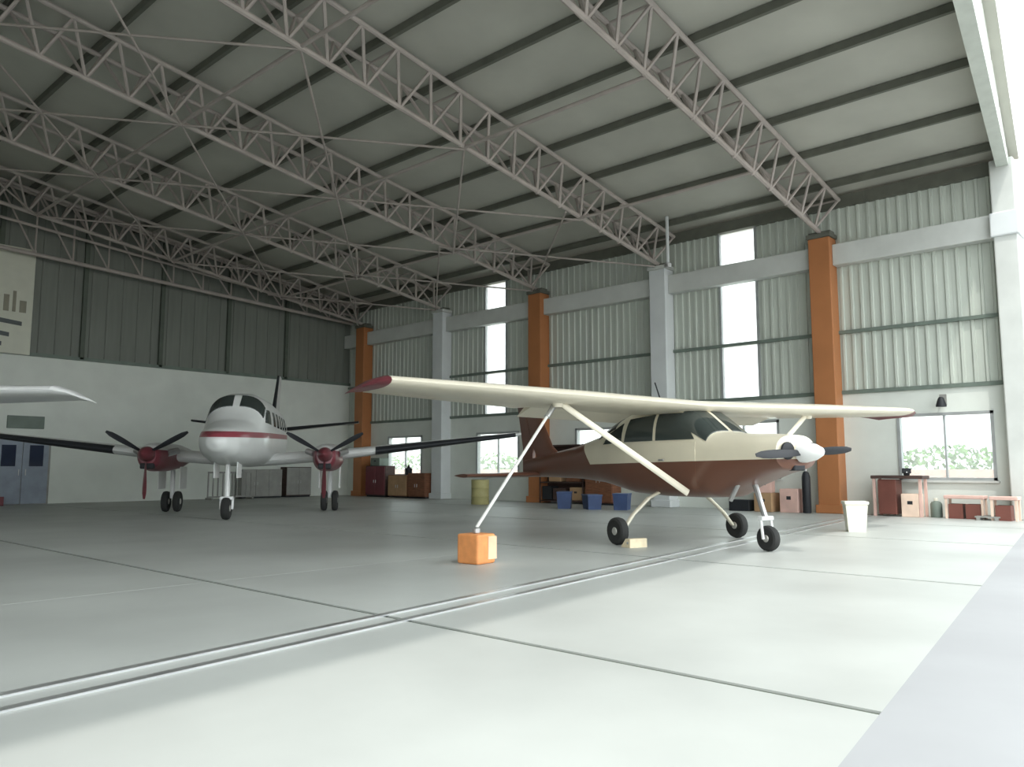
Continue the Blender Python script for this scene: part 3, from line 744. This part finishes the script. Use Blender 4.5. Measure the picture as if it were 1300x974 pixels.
MB().lathe([(0.12,0),(0.13,0.02),(0.13,0.32),(0.10,0.37),(0.04,0.39)], 20).build('can_body', 'greygreen', t, smooth=True); MB().lathe([(0.04,0.39),(0.045,0.40),(0.045,0.45),(0.03,0.46)], 12).build('cap', 'ivory', t)
# low benches with crates
for k, (y, lab) in enumerate(((-3.2, 'low pinkish bench over two red crates beside the canister'), (-4.05, 'low pinkish bench over one red crate at right edge'))):
    L = 0.42 if k == 0 else 0.28
    t = thing('low_bench', lab, 'bench', (-0.55 if k == 0 else -0.80, y, 0), PI/2)
    MB().bbox(-L, L, -0.22, 0.22, 0.46, 0.54, 0.015).build('seat', 'pink', t)
    for a in (-L+0.02, L-0.07):
        for b in (-0.2, 0.15): MB().box(a, a+0.05, b, b+0.05, 0, 0.46).build('leg', 'peach', t)
def crate(label, x, y, m='redplastic', w=0.3, h=0.34):
    t = thing('plastic_crate', label, 'crate', (x, y, 0), PI/2, 'crates along the long wall')
    MB().box(-w/2, w/2, -0.17, 0.17, 0.0, 0.03).build('base', m, t)
    for a, b, c, d_ in ((-w/2,w/2,-0.17,-0.15),(-w/2,w/2,0.15,0.17),(-w/2,-w/2+0.02,-0.15,0.15),(w/2-0.02,w/2,-0.15,0.15)):
        MB().box(a, b, c, d_, 0.03, h).build('side_panel', m, t)
    MB().box(-0.07, 0.07, -0.175, -0.17, h*0.6, h*0.75).build('hand_slot', 'black', t)
crate('red crate under the low bench, the one nearer the canister', -0.58, -3.02)
crate('red crate under the low bench, the one farther from the canister', -0.58, -3.38)
crate('red crate under the bench at the right edge', -0.82, -4.03)
t = thing('floor_pallet', 'flat grey pallet lying between the two low benches', 'pallet', (-0.75, -3.72, 0), PI/2)
for i in range(3): MB().box(-0.25, 0.25, -0.3+i*0.22, -0.14+i*0.22, 0.06, 0.09).build('slat', 'greymetal', t)
for a in (-0.22, 0.14): MB().box(a, a+0.08, -0.3, 0.3, 0, 0.06).build('runner', 'greymetal', t)
# wall lamp above window
t = thing('wall_lamp', 'dark bulkhead lamp on bracket above the window nearest the door', 'lamp', (0, -2.72, 2.78))
MB().box(-0.02, 0, -0.08, 0.08, -0.05, 0.22).build('back_plate', 'greymetal', t); MB().tube((-0.02,0,0.12), (-0.2,0,0.12), 0.02).build('bracket', 'black', t)
MB().lathe([(0.04,0.14),(0.07,0.10),(0.12,-0.06),(0.12,-0.1)], 16, 'z', (-0.22,0,0.0)).build('shade', 'black', t, smooth=True)
# clutter behind the nose, by the first orange column
carton('pinkish carton on the floor left of the first orange column', -0.6, 0.95, 0.5, 0.5, 0.62, 'pink')
carton('lower brown carton of a pair behind the airplane nose', -0.65, 1.65, 0.55, 0.5, 0.5, 'carton')
carton('upper pinkish carton of a pair behind the airplane nose', -0.65, 1.68, 0.45, 0.42, 0.38, 'pink', 0.2, 0.51)
t = thing('gas_cylinder', 'slim black gas cylinder standing against the white wall', 'gas cylinder', (-0.75, 0.5, 0))
MB().lathe([(0.10,0),(0.11,0.02),(0.11,0.95),(0.08,1.06),(0.04,1.10)], 18).build('cylinder_body', 'black', t, smooth=True); MB().lathe([(0.03,1.10),(0.03,1.2),(0.05,1.2),(0.05,1.24)], 12).build('valve', 'steel', t)
carton('dark low toolbox beside the pinkish carton', -0.75, 2.35, 0.6, 0.35, 0.3, 'black', PI/2, 0, 'toolbox', True, 'toolbox')
# dark shelving behind the tail
S = shelf('dark wooden shelving between middle orange column and airplane tail', -0.35, 8.95, 1.9, 0.5, 2.0, 'darkwood', -PI/2)
for i, (dy, z, w_, h, m, lab) in enumerate(((-0.6,0.12,0.5,0.42,'carton','brown carton on the bottom shelf, right end'), (0.1,0.12,0.55,0.38,'darkwood','dark wooden box on the bottom shelf, middle'), (0.65,0.12,0.4,0.45,'black','black box on the bottom shelf, left end'),
        (-0.5,0.74,0.6,0.36,'wood','reddish wooden box on the second shelf, right end'), (0.3,0.74,0.5,0.42,'carton','brown carton on the second shelf, left half'), (-0.3,1.37,0.6,0.4,'darkwood','dark wooden box on the third shelf, right half'), (0.45,1.37,0.5,0.3,'wood','reddish wooden box on the third shelf, left half'))):
    carton(lab, -0.36, 8.95+dy, 0.4, w_, h, m, 0, z+0.001)
cabinet('tall brown wooden cabinet beside the dark shelving', -0.4, 7.35, 1.1, 0.5, 1.55, 'wood', -PI/2)
# navy crates on the floor
for x, y, rz, w_, h, lab in ((-2.6, 5.1, 0.4, 0.6, 0.42, 'navy plastic box under the airplane belly, nearest the pale column'), (-2.9, 5.95, 0.9, 0.7, 0.38, 'navy plastic box under the airplane belly, middle of three'), (-3.1, 6.8, 0.6, 0.6, 0.45, 'navy plastic box under the airplane belly, farthest left')):
    t = thing('plastic_box', lab, 'box', (x, y, 0), rz, 'navy boxes on the floor')
    MB().loft([[(a*w_*sx, a*0.42*sy, z) for sx, sy in ((-1,-1),(1,-1),(1,1),(-1,1))] for a, z in ((0.44, 0), (0.5, h))]).build('box_body', 'blue', t)
    MB().bbox(-w_*0.52, w_*0.52, -0.225, 0.225, h, h+0.05, 0.012).build('lid', 'blue', t)
# olive drum
t = thing('drum', 'olive yellow drum standing on the floor below the tailplane', 'drum', (-2.8, 10.6, 0))
MB().lathe([(0.29,0),(0.30,0.02),(0.29,0.24),(0.305,0.26),(0.29,0.28),(0.29,0.52),(0.305,0.54),(0.29,0.56),(0.30,0.80),(0.28,0.81)], 24).build('drum_body', 'olive', t, smooth=True)
MB().lathe([(0.03,0.81),(0.035,0.82),(0.035,0.84),(0.02,0.845)], 10, 'z', (0.15,0.1,0)).build('bung', 'steel', t)
# cabinets below the far window and in the corner
cabinet('low brown wooden cabinet below the farthest window, right one', -0.45, 16.22, 1.05, 0.55, 1.0, 'wood', -PI/2)
cabinet('low brown wooden cabinet below the farthest window, left one', -0.45, 17.4, 1.2, 0.55, 0.92, 'wood', -PI/2, dm='carton')
t = thing('oil_can', 'small black can standing on the low brown cabinets', 'can', (-0.45, 17.0, 0.925))
MB().lathe([(0.13,0),(0.14,0.02),(0.14,0.25),(0.05,0.32),(0.03,0.40)], 16).build('can_body', 'black', t, smooth=True); MB().tube((0.0,0.1,0.3), (0.0,0.2,0.42), 0.015).build('spout', 'black', t)
cabinet('dark maroon-brown cabinet beside the farthest orange column', -0.45, 18.85, 1.3, 0.55, 1.3, 'darkwood', -PI/2, dm='maroon')
carton('black box on top of the dark maroon-brown cabinet', -0.45, 18.9, 0.5, 0.6, 0.32, 'greygreen', 0, 1.301)
# behind the twin, along the far wall
cabinet('long grey metal cabinet against the far wall behind the twin airplane', -4.6, YE-0.4, 1.8, 0.5, 1.15, 'greymetal', 0, 3)
cabinet('grey-brown cabinet against the far wall, right of the long grey one', -2.9, YE-0.4, 1.2, 0.5, 1.25, 'darkwood', 0, 2, 'greymetal')
t = thing('slatted_rack', 'grey slatted metal rack standing on the floor beneath the twin airplane tail', 'rack', (-6.3, 20.6, 0))
for z in (0.08, 1.0): MB().box(-0.9, 0.9, -0.03, 0.03, z, z+0.06).build('rail', 'greymetal', t)
for i in range(10): MB().box(-0.9+i*0.1956, -0.9+i*0.1956+0.04, -0.02, 0.02, 0.14, 1.0).build('slat', 'greymetal', t)
for s in (-0.85, 0.81): MB().box(s, s+0.06, -0.25, 0.25, 0, 0.08).build('foot', 'greymetal', t)
carton('low maroon box on the floor left of the blue-grey door', -14.1, YE-0.6, 0.7, 0.5, 0.28, 'maroon', 0, 0)

# ------------------------------------------------------------------ garden wall and hedge outside the windows
struct(MB().bbox(14.0, 14.3, -40, 60, -0.06, 1.15, 0.02).build('wall_outside', 'pink'), 'low pinkish boundary wall seen through the windows')
hg = MB()
for i in range(9000):
    y = random.uniform(-35, 50); x = 15.4+random.uniform(-0.7, 0.7); z = 0.2+1.85*random.random()**0.7+0.12*math.sin(y*1.7); s = random.uniform(0.06, 0.14)
    a = Vector((random.uniform(-1,1), random.uniform(-1,1), random.uniform(-1,1))).normalized()*s; b = a.orthogonal().normalized()*s*0.7
    c = Vector((x, y, z)); hg.add([c-a-b, c+a-b, c+a+b, c-a+b], [(0,1,2,3)])
h = hg.build('hedge_foliage', 'leaf'); h['kind'] = 'stuff'; h['label'] = 'green hedge seen through the low windows'
